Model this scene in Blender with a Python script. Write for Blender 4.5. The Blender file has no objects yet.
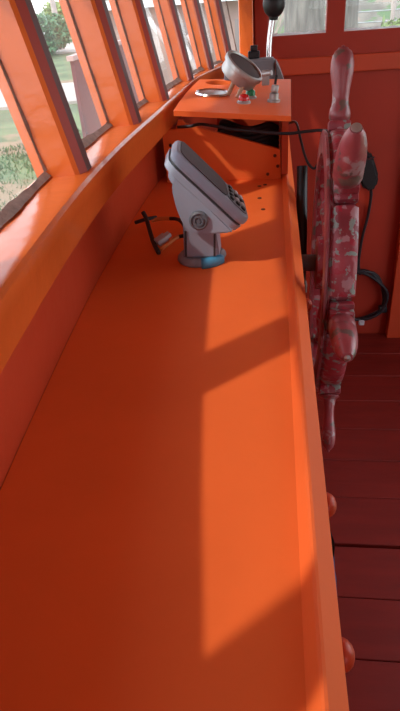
import bpy, bmesh, math, random
from mathutils import Vector, Matrix, Euler

random.seed(7)
C = bpy.context.scene
COL = C.collection
PI = math.pi

# ------------------------------------------------------------------ camera
cam_d = bpy.data.cameras.new('camera')
cam = bpy.data.objects.new('camera', cam_d)
COL.objects.link(cam)
C.camera = cam
PITCH, YAW, ROLL = math.radians(33.1), math.radians(8.8), math.radians(4.74)
fwd = Vector((-math.sin(YAW) * math.cos(PITCH), math.cos(YAW) * math.cos(PITCH), -math.sin(PITCH)))
rt0 = Vector((math.cos(YAW), math.sin(YAW), 0))
up0 = rt0.cross(fwd)
rt = rt0 * math.cos(ROLL) + up0 * math.sin(ROLL) * 1.0
rt = rt0 * math.cos(ROLL) + up0 * math.sin(ROLL) * -1.0
up = up0 * math.cos(ROLL) + rt0 * math.sin(ROLL)
M = Matrix((( rt.x, up.x, -fwd.x), (rt.y, up.y, -fwd.y), (rt.z, up.z, -fwd.z))).to_4x4()
cam.matrix_world = Matrix.Translation((0, 0, 1.4)) @ M
cam_d.sensor_fit = 'VERTICAL'
cam_d.sensor_height = 24.0
cam_d.lens = 24.0 * 560.0 / 711.0
cam_d.clip_start = 0.02
cam_d.clip_end = 300

# ------------------------------------------------------------------ sky, sun, exposure
w = bpy.data.worlds.new('sky')
C.world = w
w.use_nodes = True
nt = w.node_tree
bg = nt.nodes['Background']
tc = nt.nodes.new('ShaderNodeTexCoord')
sp = nt.nodes.new('ShaderNodeSeparateXYZ')
rp = nt.nodes.new('ShaderNodeValToRGB')
nt.links.new(tc.outputs['Generated'], sp.inputs[0])
nt.links.new(sp.outputs['Z'], rp.inputs[0])
rp.color_ramp.elements[0].position = 0.0
rp.color_ramp.elements[0].color = (0.92, 0.94, 0.96, 1)
rp.color_ramp.elements[1].position = 0.8
rp.color_ramp.elements[1].color = (0.62, 0.74, 0.92, 1)
nt.links.new(rp.outputs[0], bg.inputs[0])
bg.inputs[1].default_value = 2.75

sun_d = bpy.data.lights.new('sun', 'SUN')
sun = bpy.data.objects.new('sun', sun_d)
COL.objects.link(sun)
sun_d.energy = 1.85
sun_d.angle = math.radians(1.6)
sun_d.color = (1.0, 1.0, 0.88)
sun.rotation_euler = Vector((0.85, 0.60, -1.0)).to_track_quat('-Z', 'Y').to_euler()
sun.location = (-6, -5, 8)

C.view_settings.view_transform = 'Standard'
C.view_settings.look = 'None'
C.view_settings.gamma = 1.0
C.view_settings.use_curve_mapping = False
C.view_settings.exposure = 0.54

# ------------------------------------------------------------------ materials
def mat(name, col, rough=0.4, metal=0.0, spec=0.5, var=0.0, vscale=6.0, bump=0.0, bscale=40.0, coat=0.0,
        chips=None, chip_scale=30.0, chip_cut=0.6, stretch=(1, 1, 1)):
    m = bpy.data.materials.new(name)
    m.use_nodes = True
    t = m.node_tree
    b = t.nodes['Principled BSDF']
    b.inputs['Base Color'].default_value = (*col, 1)
    b.inputs['Roughness'].default_value = rough
    b.inputs['Metallic'].default_value = metal
    b.inputs['Specular IOR Level'].default_value = spec
    b.inputs['Coat Weight'].default_value = coat
    cur = None
    co = t.nodes.new('ShaderNodeTexCoord')
    mp = t.nodes.new('ShaderNodeMapping')
    mp.inputs['Scale'].default_value = stretch
    t.links.new(co.outputs['Object'], mp.inputs[0])
    if var > 0:
        n = t.nodes.new('ShaderNodeTexNoise')
        n.inputs['Scale'].default_value = vscale
        n.inputs['Detail'].default_value = 5
        t.links.new(mp.outputs[0], n.inputs['Vector'])
        r = t.nodes.new('ShaderNodeValToRGB')
        r.color_ramp.elements[0].position = 0.3
        r.color_ramp.elements[1].position = 0.7
        r.color_ramp.elements[0].color = (*[c * (1 - var) for c in col], 1)
        r.color_ramp.elements[1].color = (*[min(1, c * (1 + var)) for c in col], 1)
        t.links.new(n.outputs[0], r.inputs[0])
        cur = r.outputs[0]
    for k, cc in enumerate(chips or []):
        n = t.nodes.new('ShaderNodeTexNoise')
        n.inputs['Scale'].default_value = chip_scale * (1 + 0.5 * k)
        n.inputs['Detail'].default_value = 4
        mp2 = t.nodes.new('ShaderNodeMapping')
        mp2.inputs['Location'].default_value = (3.1 * k, 1.7 * k, 0.4)
        t.links.new(co.outputs['Object'], mp2.inputs[0])
        t.links.new(mp2.outputs[0], n.inputs['Vector'])
        r = t.nodes.new('ShaderNodeValToRGB')
        r.color_ramp.elements[0].position = chip_cut
        r.color_ramp.elements[1].position = chip_cut + 0.03
        r.color_ramp.elements[0].color = (0, 0, 0, 1)
        r.color_ramp.elements[1].color = (1, 1, 1, 1)
        t.links.new(n.outputs[0], r.inputs[0])
        mx = t.nodes.new('ShaderNodeMix')
        mx.data_type = 'RGBA'
        t.links.new(r.outputs[0], mx.inputs[0])
        if cur is not None:
            t.links.new(cur, mx.inputs[6])
        else:
            mx.inputs[6].default_value = (*col, 1)
        mx.inputs[7].default_value = (*cc, 1)
        cur = mx.outputs[2]
    if cur is not None:
        t.links.new(cur, b.inputs['Base Color'])
    if bump > 0:
        n = t.nodes.new('ShaderNodeTexNoise')
        n.inputs['Scale'].default_value = bscale
        n.inputs['Detail'].default_value = 4
        t.links.new(mp.outputs[0], n.inputs['Vector'])
        bp = t.nodes.new('ShaderNodeBump')
        bp.inputs['Strength'].default_value = bump
        bp.inputs['Distance'].default_value = 0.01
        t.links.new(n.outputs[0], bp.inputs['Height'])
        t.links.new(bp.outputs[0], b.inputs['Normal'])
    return m

ORANGE = (0.86, 0.152, 0.034)
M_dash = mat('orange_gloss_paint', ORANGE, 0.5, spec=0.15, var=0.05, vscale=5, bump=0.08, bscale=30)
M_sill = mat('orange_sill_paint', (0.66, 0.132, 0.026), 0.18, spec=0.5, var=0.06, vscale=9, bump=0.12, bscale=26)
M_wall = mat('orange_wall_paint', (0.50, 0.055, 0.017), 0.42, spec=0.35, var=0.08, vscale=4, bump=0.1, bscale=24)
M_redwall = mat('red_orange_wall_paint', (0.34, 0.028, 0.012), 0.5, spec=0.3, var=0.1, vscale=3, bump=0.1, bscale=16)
M_floor = mat('dark_red_floor_paint', (0.185, 0.0135, 0.008), 0.5, spec=0.3, var=0.15, vscale=7, bump=0.15, bscale=30,
              stretch=(0.5, 3, 1))
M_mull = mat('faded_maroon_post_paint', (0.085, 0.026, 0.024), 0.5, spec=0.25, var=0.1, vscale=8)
M_roof = mat('pale_orange_roof_paint', (0.88, 0.38, 0.22), 0.6, spec=0.2, var=0.05)
M_wheel = mat('worn_maroon_paint', (0.32, 0.045, 0.060), 0.42, spec=0.4, var=0.35, vscale=14, bump=0.3, bscale=60,
              chips=[(0.42, 0.20, 0.22), (0.36, 0.016, 0.035), (0.24, 0.28, 0.25)], chip_scale=36, chip_cut=0.575)
M_handle = mat('worn_pinkish_handle_paint', (0.30, 0.062, 0.072), 0.35, spec=0.5, var=0.3, vscale=12, bump=0.2, bscale=50,
               chips=[(0.36, 0.24, 0.25), (0.14, 0.09, 0.075)], chip_scale=26, chip_cut=0.58)
M_grey = mat('grey_plastic', (0.27, 0.305, 0.38), 0.45, spec=0.4, var=0.04, bump=0.04, bscale=200)
M_greyd = mat('dark_grey_plastic', (0.12, 0.12, 0.14), 0.5, spec=0.4)
M_seam = mat('black_rubber_seam', (0.03, 0.03, 0.035), 0.6)
M_screen = mat('dark_screen_glass', (0.060, 0.036, 0.04), 0.5, spec=0.05)
M_black = mat('black_plastic', (0.012, 0.012, 0.014), 0.45, spec=0.4)
M_cable = mat('black_cable_sheath', (0.02, 0.018, 0.022), 0.5, spec=0.4)
M_chrome = mat('worn_chrome', (0.62, 0.62, 0.63), 0.22, metal=1.0)
M_metal = mat('dull_grey_metal', (0.42, 0.42, 0.41), 0.42, metal=0.7, var=0.15, vscale=30)
M_white = mat('off_white_plastic', (0.52, 0.52, 0.55), 0.45)
M_red = mat('red_lens', (0.55, 0.012, 0.015), 0.2, spec=0.6)
M_green = mat('green_lens', (0.01, 0.24, 0.09), 0.2, spec=0.6)
M_blue = mat('blue_cloth', (0.02, 0.08, 0.26), 0.8, var=0.2, vscale=40)
M_bluetape = mat('light_blue_tape', (0.06, 0.27, 0.46), 0.6, var=0.2, vscale=60)
M_tan = mat('tan_plastic', (0.45, 0.26, 0.16), 0.5)
M_wire = mat('orange_wire', (0.62, 0.16, 0.03), 0.45)
M_rust = mat('rusty_screw', (0.14, 0.035, 0.015), 0.6, metal=0.3)
M_putty = mat('grey_brown_putty', (0.26, 0.18, 0.15), 0.75, var=0.35, vscale=45, bump=0.5, bscale=70)
M_bark = mat('grey_bark', (0.15, 0.14, 0.12), 0.9, var=0.4, vscale=6, bump=1.0, bscale=12, stretch=(4, 4, 0.7))
M_palebark = mat('pale_pole_wood', (0.42, 0.35, 0.32), 0.9, var=0.2, vscale=4)
M_grass = mat('grass_blades', (0.075, 0.14, 0.05), 0.8, var=0.3, vscale=2)
M_leaf = mat('green_leaves', (0.085, 0.20, 0.09), 0.7, var=0.35, vscale=3)
M_leaf2 = mat('yellow_green_leaves', (0.22, 0.30, 0.10), 0.7, var=0.35, vscale=3)
M_pinkwall = mat('weathered_pinkish_render', (0.34, 0.235, 0.20), 0.9, var=0.22, vscale=1.3, bump=0.3, bscale=9)
M_whitewood = mat('white_fascia_paint', (0.75, 0.76, 0.76), 0.6)
M_roofout = mat('pinkish_grey_roof_sheet', (0.36, 0.27, 0.25), 0.8, var=0.1)
M_maroonboard = mat('faded_maroon_boards', (0.13, 0.042, 0.046), 0.7, var=0.15, vscale=3, bump=0.2, bscale=10, stretch=(6, 1, 1))
M_path = mat('pale_path_dust', (0.42, 0.36, 0.31), 0.95, var=0.1, vscale=2)
M_water = mat('pale_water', (0.55, 0.62, 0.64), 0.25)

def ground_mat():
    m = mat('grassy_ground', (0.115, 0.145, 0.06), 0.95, var=0.35, vscale=0.9, bump=0.6, bscale=3,
            chips=[(0.24, 0.16, 0.09)], chip_scale=0.35, chip_cut=0.54)
    return m
M_ground = ground_mat()

def glass_mat():
    m = bpy.data.materials.new('dusty_window_glass')
    m.use_nodes = True
    t = m.node_tree
    t.nodes.clear()
    out = t.nodes.new('ShaderNodeOutputMaterial')
    tr = t.nodes.new('ShaderNodeBsdfTransparent')
    tr.inputs[0].default_value = (0.97, 0.97, 0.97, 1)
    gl = t.nodes.new('ShaderNodeBsdfGlossy')
    gl.inputs['Roughness'].default_value = 0.03
    fr = t.nodes.new('ShaderNodeFresnel')
    fr.inputs[0].default_value = 1.3
    mx = t.nodes.new('ShaderNodeMixShader')
    ge = t.nodes.new('ShaderNodeNewGeometry')
    ff_ = t.nodes.new('ShaderNodeMath')
    ff_.operation = 'SUBTRACT'
    ff_.inputs[0].default_value = 1.0
    t.links.new(ge.outputs['Backfacing'], ff_.inputs[1])
    fm = t.nodes.new('ShaderNodeMath')
    fm.operation = 'MULTIPLY'
    t.links.new(fr.outputs[0], fm.inputs[0])
    t.links.new(ff_.outputs[0], fm.inputs[1])
    t.links.new(fm.outputs[0], mx.inputs[0])
    t.links.new(tr.outputs[0], mx.inputs[1])
    t.links.new(gl.outputs[0], mx.inputs[2])
    df = t.nodes.new('ShaderNodeBsdfTranslucent')
    df.inputs[0].default_value = (0.60, 0.56, 0.55, 1)
    df2 = t.nodes.new('ShaderNodeBsdfDiffuse')
    df2.inputs[0].default_value = (0.50, 0.46, 0.45, 1)
    dm = t.nodes.new('ShaderNodeMixShader')
    dm.inputs[0].default_value = 0.35
    t.links.new(df.outputs[0], dm.inputs[1])
    t.links.new(df2.outputs[0], dm.inputs[2])
    n = t.nodes.new('ShaderNodeTexNoise')
    n.inputs['Scale'].default_value = 9
    n.inputs['Detail'].default_value = 6
    co = t.nodes.new('ShaderNodeTexCoord')
    t.links.new(co.outputs['Object'], n.inputs['Vector'])
    mr = t.nodes.new('ShaderNodeMapRange')
    mr.inputs[1].default_value = 0.35
    mr.inputs[2].default_value = 0.75
    mr.inputs[3].default_value = 0.03
    mr.inputs[4].default_value = 0.12
    t.links.new(n.outputs[0], mr.inputs[0])
    m2 = t.nodes.new('ShaderNodeMixShader')
    t.links.new(mr.outputs[0], m2.inputs[0])
    t.links.new(mx.outputs[0], m2.inputs[1])
    t.links.new(dm.outputs[0], m2.inputs[2])
    t.links.new(m2.outputs[0], out.inputs[0])
    return m
M_glass = glass_mat()

# ------------------------------------------------------------------ helpers
def obj(name, bm, m, parent=None, smooth=None):
    bmesh.ops.recalc_face_normals(bm, faces=bm.faces)
    me = bpy.data.meshes.new(name)
    bm.to_mesh(me)
    bm.free()
    o = bpy.data.objects.new(name, me)
    COL.objects.link(o)
    me.materials.append(m)
    if smooth is not None:
        me.shade_smooth()
        if smooth > 0:
            try:
                me.set_sharp_from_angle(angle=math.radians(smooth))
            except Exception:
                pass
    if parent is not None:
        o.parent = parent
        o.matrix_parent_inverse = parent.matrix_basis.inverted()
    return o

def tag(o, label, cat, group=None, kind=None):
    o['label'] = label
    o['category'] = cat
    if group:
        o['group'] = group
    if kind:
        o['kind'] = kind
    return o

def thing(name, label, cat, loc=(0, 0, 0), rot=(0, 0, 0), group=None):
    o = bpy.data.objects.new(name, None)
    o.empty_display_size = 0.05
    COL.objects.link(o)
    o.location = loc
    o.rotation_euler = rot
    return tag(o, label, cat, group)

def struct(name, bm, m, smooth=None, parent=None):
    o = obj(name, bm, m, parent, smooth)
    if parent is None:
        o['kind'] = 'structure'
    return o

def box(bm, x0, x1, y0, y1, z0, z1, bev=0.0, mtx=None, seg=2):
    vs = [bm.verts.new((x, y, z)) for z in (z0, z1) for y in (y0, y1) for x in (x0, x1)]
    fs = [(0, 2, 3, 1), (4, 5, 7, 6), (0, 1, 5, 4), (2, 6, 7, 3), (0, 4, 6, 2), (1, 3, 7, 5)]
    faces = [bm.faces.new([vs[i] for i in f]) for f in fs]
    if bev > 0:
        edges = list({e for f in faces for e in f.edges})
        r = bmesh.ops.bevel(bm, geom=edges, offset=bev, segments=seg, affect='EDGES', profile=0.5)
        vs = list({v for f in r['faces'] for v in f.verts} | {v for v in vs if v.is_valid})
    if mtx is not None:
        bmesh.ops.transform(bm, matrix=mtx, verts=vs)
    return bm

def prism(bm, pts, axis, a, b, bev=0.0, seg=2):
    """extrude a 2-D polygon: axis 'y' -> pts are (x,z); 'z' -> (x,y); 'x' -> (y,z)"""
    def mk(p, t):
        return {'y': (p[0], t, p[1]), 'z': (p[0], p[1], t), 'x': (t, p[0], p[1])}[axis]
    va = [bm.verts.new(mk(p, a)) for p in pts]
    vb = [bm.verts.new(mk(p, b)) for p in pts]
    fs = [bm.faces.new(va), bm.faces.new(list(reversed(vb)))]
    n = len(pts)
    for i in range(n):
        fs.append(bm.faces.new((va[i], va[(i + 1) % n], vb[(i + 1) % n], vb[i])))
    bmesh.ops.recalc_face_normals(bm, faces=fs)
    if bev > 0:
        bmesh.ops.bevel(bm, geom=list({e for f in fs for e in f.edges}), offset=bev, segments=seg, affect='EDGES')
    return bm

def lathe(bm, prof, seg=24, mtx=None):
    """prof: list of (r, z); r==0 makes a pole"""
    rings = []
    for r, z in prof:
        if r <= 1e-6:
            rings.append([bm.verts.new((0, 0, z))])
        else:
            rings.append([bm.verts.new((r * math.cos(2 * PI * i / seg), r * math.sin(2 * PI * i / seg), z)) for i in range(seg)])
    for a, b in zip(rings, rings[1:]):
        for i in range(seg):
            j = (i + 1) % seg
            if len(a) == 1 and len(b) == 1:
                continue
            if len(a) == 1:
                bm.faces.new((a[0], b[j], b[i]))
            elif len(b) == 1:
                bm.faces.new((a[i], a[j], b[0]))
            else:
                bm.faces.new((a[i], a[j], b[j], b[i]))
    if len(rings[0]) > 1:
        bm.faces.new(list(reversed(rings[0])))
    if len(rings[-1]) > 1:
        bm.faces.new(rings[-1])
    if mtx is not None:
        bmesh.ops.transform(bm, matrix=mtx, verts=[v for r in rings for v in r])
    return bm

def aim(p, d):
    """matrix putting local z along d at p"""
    return Matrix.Translation(p) @ Vector(d).to_track_quat('Z', 'Y').to_matrix().to_4x4()

def spline(pts, n=8):
    P = [Vector(p) for p in pts]
    out = []
    for i in range(len(P) - 1):
        p0 = P[max(i - 1, 0)]; p1 = P[i]; p2 = P[i + 1]; p3 = P[min(i + 2, len(P) - 1)]
        for k in range(n):
            t = k / n
            out.append(0.5 * ((2 * p1) + (p2 - p0) * t + (2 * p0 - 5 * p1 + 4 * p2 - p3) * t * t + (3 * p1 - p0 - 3 * p2 + p3) * t ** 3))
    out.append(P[-1])
    return out

def tube(bm, pts, r, seg=10, n=8, smooth=True):
    P = spline(pts, n) if smooth else [Vector(p) for p in pts]
    rings = []
    nrm = None
    for i, p in enumerate(P):
        d = (P[min(i + 1, len(P) - 1)] - P[max(i - 1, 0)]).normalized()
        if nrm is None:
            nrm = d.orthogonal().normalized()
        else:
            nrm = (nrm - d * nrm.dot(d)).normalized()
        b = d.cross(nrm)
        rr = r(i / (len(P) - 1)) if callable(r) else r
        rings.append([bm.verts.new(p + nrm * rr * math.cos(2 * PI * k / seg) + b * rr * math.sin(2 * PI * k / seg)) for k in range(seg)])
    for a, b in zip(rings, rings[1:]):
        for i in range(seg):
            j = (i + 1) % seg
            bm.faces.new((a[i], a[j], b[j], b[i]))
    bm.faces.new(list(reversed(rings[0])))
    bm.faces.new(rings[-1])
    return bm

def cut(o, cutters):
    """boolean holes, baked into the mesh"""
    for c in cutters:
        md = o.modifiers.new('b', 'BOOLEAN')
        md.operation = 'DIFFERENCE'
        md.solver = 'EXACT'
        md.object = c
    bpy.context.view_layer.update()
    dg = bpy.context.evaluated_depsgraph_get()
    me = bpy.data.meshes.new_from_object(o.evaluated_get(dg))
    o.modifiers.clear()
    o.data = me
    for c in cutters:
        bpy.data.objects.remove(c)

# the curved front of the wheelhouse: plan line of the glass at sill height (y -> x)
GL = [(-0.75, -0.075), (-0.5, -0.155), (-0.25, -0.213), (0.0, -0.258), (0.3, -0.294), (0.6, -0.316), (0.8, -0.324), (1.0, -0.322),
      (1.2, -0.312), (1.4, -0.292), (1.6, -0.272), (1.8, -0.248), (2.0, -0.205), (2.15, -0.155), (2.30, -0.100)]
def gx(y):
    for (a, xa), (b, xb) in zip(GL, GL[1:]):
        if y <= b:
            t = (y - a) / (b - a)
            return xa + (xb - xa) * t
    return GL[-1][1]
def gxs(y):
    return (gx(y - 0.06) + gx(y) * 2 + gx(y + 0.06)) / 4
def wf(y):
    return 1.0 if y < 1.2 else max(0.52, 1.0 - 0.48 * (y - 1.2) / 0.6)
RAKE = -0.20
SILL_Z, HEAD_Z, SHELF_Z = 1.19, 1.49, 1.0
Y_NEAR, Y_FAR = -0.74, 2.30
YS = [Y_NEAR + (Y_FAR - Y_NEAR) * i / 60 for i in range(61)]

def sweep(bm, prof, ys=YS, xf=gxs):
    """prof: closed list of (offset inward, z) swept along the curved front"""
    rings = []
    for y in ys:
        rings.append([bm.verts.new((xf(y) + (o * wf(y) if o > 0 else o), y, z)) for o, z in prof])
    n = len(prof)
    for a, b in zip(rings, rings[1:]):
        for i in range(n):
            bm.faces.new((a[i], a[(i + 1) % n], b[(i + 1) % n], b[i]))
    bm.faces.new(rings[0])
    bm.faces.new(list(reversed(rings[-1])))
    return bm

# ------------------------------------------------------------------ the setting
# floor of painted planks (they run across the boat)
bm = bmesh.new()
edges_y = [-0.72, -0.52, -0.36, -0.22, -0.06, 0.10, 0.27, 0.43, 0.60, 0.77, 0.937, 1.108, 1.295, 1.465, 1.63, 1.80, 1.97, 2.14, 2.315]
for a, b in zip(edges_y, edges_y[1:]):
    g0 = 0.006 if abs(a - 1.108) < 1e-6 else 0.0012
    g1 = 0.006 if abs(b - 1.108) < 1e-6 else 0.0012
    box(bm, 0.0503, 1.2448, a + g0, b - g1, -0.03, 0.0, 0.0018, seg=1)
box(bm, 0.0503, 1.2448, -0.744, 2.3195, -0.05, -0.031)
struct('floor', bm, M_floor)

# curved front wall below the sill
WALLX = [(-0.75, -0.03), (-0.25, -0.18), (0.0, -0.225), (0.2, -0.255), (0.42, -0.272), (0.6, -0.284), (0.8, -0.294), (1.1, -0.297), (1.38, -0.290), (1.6, -0.268), (1.8, -0.238), (2.0, -0.190),
         (2.15, -0.145), (2.30, -0.09)]
def wx(y):
    for (a, xa), (b, xb) in zip(WALLX, WALLX[1:]):
        if y <= b:
            return xa + (xb - xa) * (y - a) / (b - a)
    return WALLX[-1][1]
def wxs(y):
    return (wx(y - 0.06) + wx(y) * 2 + wx(y + 0.06)) / 4
bm = bmesh.new()
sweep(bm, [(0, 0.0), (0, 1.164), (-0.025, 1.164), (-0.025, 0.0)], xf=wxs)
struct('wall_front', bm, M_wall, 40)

# sill plank with its apron
bm = bmesh.new()
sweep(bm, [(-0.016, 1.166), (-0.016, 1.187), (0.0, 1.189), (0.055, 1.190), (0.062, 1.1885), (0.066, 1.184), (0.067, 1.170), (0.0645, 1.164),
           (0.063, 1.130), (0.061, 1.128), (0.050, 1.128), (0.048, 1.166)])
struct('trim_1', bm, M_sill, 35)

# head board above the windows
bm = bmesh.new()
k = RAKE * (HEAD_Z - SILL_Z)
sweep(bm, [(k - 0.03, HEAD_Z), (k + 0.05, HEAD_Z), (k + 0.05, 1.80), (k - 0.03, 1.80)])
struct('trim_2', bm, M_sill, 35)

# roof with a small overhang
bm = bmesh.new()
ring = [(gxs(y) - 0.20, y) for y in YS] + [(1.45, Y_FAR + 0.12), (1.45, Y_NEAR - 0.1)]
prism(bm, ring, 'z', 1.80, 1.84)
struct('ceiling', bm, M_roof)

# window posts (raked mullions), one object each
MULL = [-0.62, -0.34, -0.006, 0.392, 0.785, 1.125, 1.385, 1.705, 1.93, 2.10]
def front_dir(y):
    t = Vector((gxs(y + 0.05) - gxs(y - 0.05), 0.1, 0)).normalized()
    nrm = Vector((t.y, -t.x, 0))          # inward (+x)
    return t, nrm
MW = 0.046
for i, y in enumerate(MULL):
    t, nrm = front_dir(y + 0.02)
    base = Vector((gxs(y), y, 0))
    sec = [(-0.014, 0.0), (0.043, 0.0), (0.049, 0.004), (0.056, 0.020), (0.056, MW - 0.004), (0.052, MW), (-0.014, MW)]
    bm = bmesh.new()
    va, vb = [], []
    for o, s in sec:
        p = base + nrm * (o * wf(y) if o > 0 else o) + t * s
        va.append(bm.verts.new((p.x, p.y, SILL_Z - 0.001)))
        q = p + Vector((RAKE * (HEAD_Z - SILL_Z), 0, 0))
        vb.append(bm.verts.new((q.x, q.y, HEAD_Z + 0.002)))
    bm.faces.new(va); bm.faces.new(list(reversed(vb)))
    n = len(sec)
    for k in range(n):
        bm.faces.new((va[k], va[(k + 1) % n], vb[(k + 1) % n], vb[k]))
    bm.faces.ensure_lookup_table()
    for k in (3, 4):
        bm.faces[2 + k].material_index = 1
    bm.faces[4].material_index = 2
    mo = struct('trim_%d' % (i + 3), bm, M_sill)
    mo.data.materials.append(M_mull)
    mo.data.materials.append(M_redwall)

# panes with their putty beads
for i, (ya, yb) in enumerate(zip(MULL, MULL[1:] + [2.235])):
    y0, y1 = ya + MW + 0.001, yb - 0.001
    if i == len(MULL) - 1:
        y0 = ya + MW + 0.001
    a = Vector((gxs(y0), y0, SILL_Z)); b = Vector((gxs(y1), y1, SILL_Z))
    d = Vector((RAKE * (HEAD_Z - SILL_Z), 0, HEAD_Z - SILL_Z))
    nrm = (b - a).cross(d).normalized()
    if nrm.x < 0:
        nrm = -nrm
    bm = bmesh.new()
    vs = []
    for off in (-0.0015, 0.0015):
        for p in (a, b, b + d, a + d):
            vs.append(bm.verts.new(p + nrm * off))
    for f in ((0, 1, 2, 3), (7, 6, 5, 4), (0, 4, 5, 1), (1, 5, 6, 2), (2, 6, 7, 3), (3, 7, 4, 0)):
        bm.faces.new([vs[q] for q in f])
    wo = struct('window_%d' % (i + 1), bm, M_glass)
    bm = bmesh.new()
    e = (b - a).normalized()
    dn = d.normalized()
    def strip(p, q, side, wdt):
        n_ = 14
        r = []
        for k in range(n_ + 1):
            c = p.lerp(q, k / n_)
            ww = wdt * (0.8 + 0.5 * random.random())
            r.append((bm.verts.new(c + nrm * 0.0016), bm.verts.new(c + nrm * ww), bm.verts.new(c + side * ww + nrm * 0.0016)))
        for u, v in zip(r, r[1:]):
            for m_ in range(3):
                bm.faces.new((u[m_], u[(m_ + 1) % 3], v[(m_ + 1) % 3], v[m_]))
        bm.faces.new(r[0]); bm.faces.new(list(reversed(r[-1])))
    strip(a + e * 0.001, b - e * 0.001, dn, 0.009)
    strip(b + dn * 0.008, b + d * 0.98, -e, 0.004)
    strip(a + dn * 0.008, a + d * 0.98, e, 0.004)
    obj('putty_bead', bm, M_putty, wo, 50)

# corner post between the front windows and the far wall
bm = bmesh.new()
box(bm, -0.118, -0.068, 2.272, 2.318, 1.186, 1.80, 0.003)
struct('trim_20', bm, M_sill)

# far wall: openings for two panes
YW = 2.32
def far_piece(bm, x0, x1, z0, z1, y0=YW, y1=YW + 0.05, bev=0.0):
    box(bm, x0, x1, y0, y1, z0, z1, bev)
bm = bmesh.new()
far_piece(bm, -0.12, 1.26, -0.02, 1.24)
far_piece(bm, -0.12, -0.012, 1.24, 1.80)
far_piece(bm, 0.187, 0.249, 1.24, 1.62)
far_piece(bm, 0.62, 1.26, 1.24, 1.62)
far_piece(bm, -0.012, 1.26, 1.62, 1.80)
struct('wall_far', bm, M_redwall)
for k, (x0, x1) in enumerate(((-0.012, 0.187), (0.249, 0.62))):
    bm = bmesh.new()
    box(bm, x0, x1, YW + 0.022, YW + 0.026, 1.24, 1.62)
    wo = struct('window_%d' % (21 + k), bm, M_glass)
    bm = bmesh.new()
    n_ = 24
    r = []
    for q in range(n_ + 1):
        xx = x0 + 0.001 + (x1 - x0 - 0.002) * q / n_
        hh = 0.003 + 0.006 * random.random()
        r.append((bm.verts.new((xx, YW + 0.0215, 1.2405)), bm.verts.new((xx, YW + 0.004, 1.2405)), bm.verts.new((xx, YW + 0.0215, 1.2405 + hh))))
    for u, v in zip(r, r[1:]):
        for m_ in range(3):
            bm.faces.new((u[m_], u[(m_ + 1) % 3], v[(m_ + 1) % 3], v[m_]))
    bm.faces.new(r[0]); bm.faces.new(list(reversed(r[-1])))
    obj('putty_bead', bm, mat('pale_dried_putty', (0.5, 0.46, 0.42), 0.8), wo)
# horizontal rail board on the far wall
bm = bmesh.new()
box(bm, -0.06, 1.24, 2.300, 2.3195, 1.112, 1.168, 0.004)
struct('trim_21', bm, M_wall)
# upright post at the right of the far wall
bm = bmesh.new()
box(bm, 0.522, 0.59, 2.27, 2.3195, 0.0, 1.110, 0.003)
struct('trim_22', bm, M_wall)
# jamb board behind the lever
bm = bmesh.new()
box(bm, -0.064, -0.016, 2.306, 2.3195, 1.170, 1.62, 0.002)
struct('trim_23', bm, M_redwall)

# near wall (behind the camera) with a window opening
bm = bmesh.new()
box(bm, -0.08, 1.26, -0.79, -0.745, 0.0, 1.20)
box(bm, -0.08, 1.26, -0.79, -0.745, 1.62, 1.80)
box(bm, -0.08, 0.30, -0.79, -0.745, 1.20, 1.62)
box(bm, 1.0, 1.26, -0.79, -0.745, 1.20, 1.62)
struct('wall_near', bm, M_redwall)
# unseen aft wall with bulwark and beam; opening sized for the light let in
bm = bmesh.new()
box(bm, 1.245, 1.29, -0.745, 0.50, 0.0, 1.80)
box(bm, 1.245, 1.29, 1.85, 2.32, 0.0, 1.80)
box(bm, 1.245, 1.29, 0.50, 1.85, 1.70, 1.80)
box(bm, 1.245, 1.29, 1.3, 1.85, 0.0, 0.6)
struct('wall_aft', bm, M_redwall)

# ------------------------------------------------------------------ dashboard
dash = thing('dashboard', 'long orange painted wooden dashboard shelf under the curved row of windows', 'dashboard', (-0.1, 0.6, 0))
bm = bmesh.new()
ys = [y for y in YS if y <= 2.29]
ring = [(wxs(y) + 0.001, y) for y in ys] + [(0.030, 2.29), (0.030, Y_NEAR + 0.001)]
prism(bm, ring, 'z', 0.972, SHELF_Z)
obj('shelf_board', bm, M_dash, dash)
bm = bmesh.new()
prism(bm, [(0.0225, 1.0005), (0.031, 1.012), (0.0335, 1.0135), (0.036, 1.0125), (0.051, 0.992), (0.052, 0.985), (0.052, 0.945), (0.0305, 0.945), (0.0305, 1.0005)],
      'y', Y_NEAR + 0.002, 2.29)
obj('lip_moulding', bm, M_dash, dash)
bm = bmesh.new()
box(bm, 0.031, 0.050, Y_NEAR + 0.002, 2.29, 0.0, 0.944)
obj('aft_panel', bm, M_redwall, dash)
for yy in (0.246, 0.398, 0.02, 0.82):
    bm = bmesh.new()
    lathe(bm, [(0.013, 0), (0.0125, 0.004), (0.0110, 0.0072), (0.0077, 0.0103), (0.0036, 0.0118), (0, 0.0122)], 24, aim((0.0521, yy, 0.957), (1, 0, 0)))
    o = obj('bolt_head', bm, M_wall, dash, 0)
for (x, y) in ((-0.031, 1.335), (-0.018, 1.345), (-0.029, 1.245), (-0.02, 1.17)):
    bm = bmesh.new()
    lathe(bm, [(0.0048, 0), (0.0042, 0.0012), (0, 0.0016)], 14, Matrix.Translation((x, y, 1.0002)))
    obj('screw_head', bm, M_rust, dash, 0)

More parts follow.
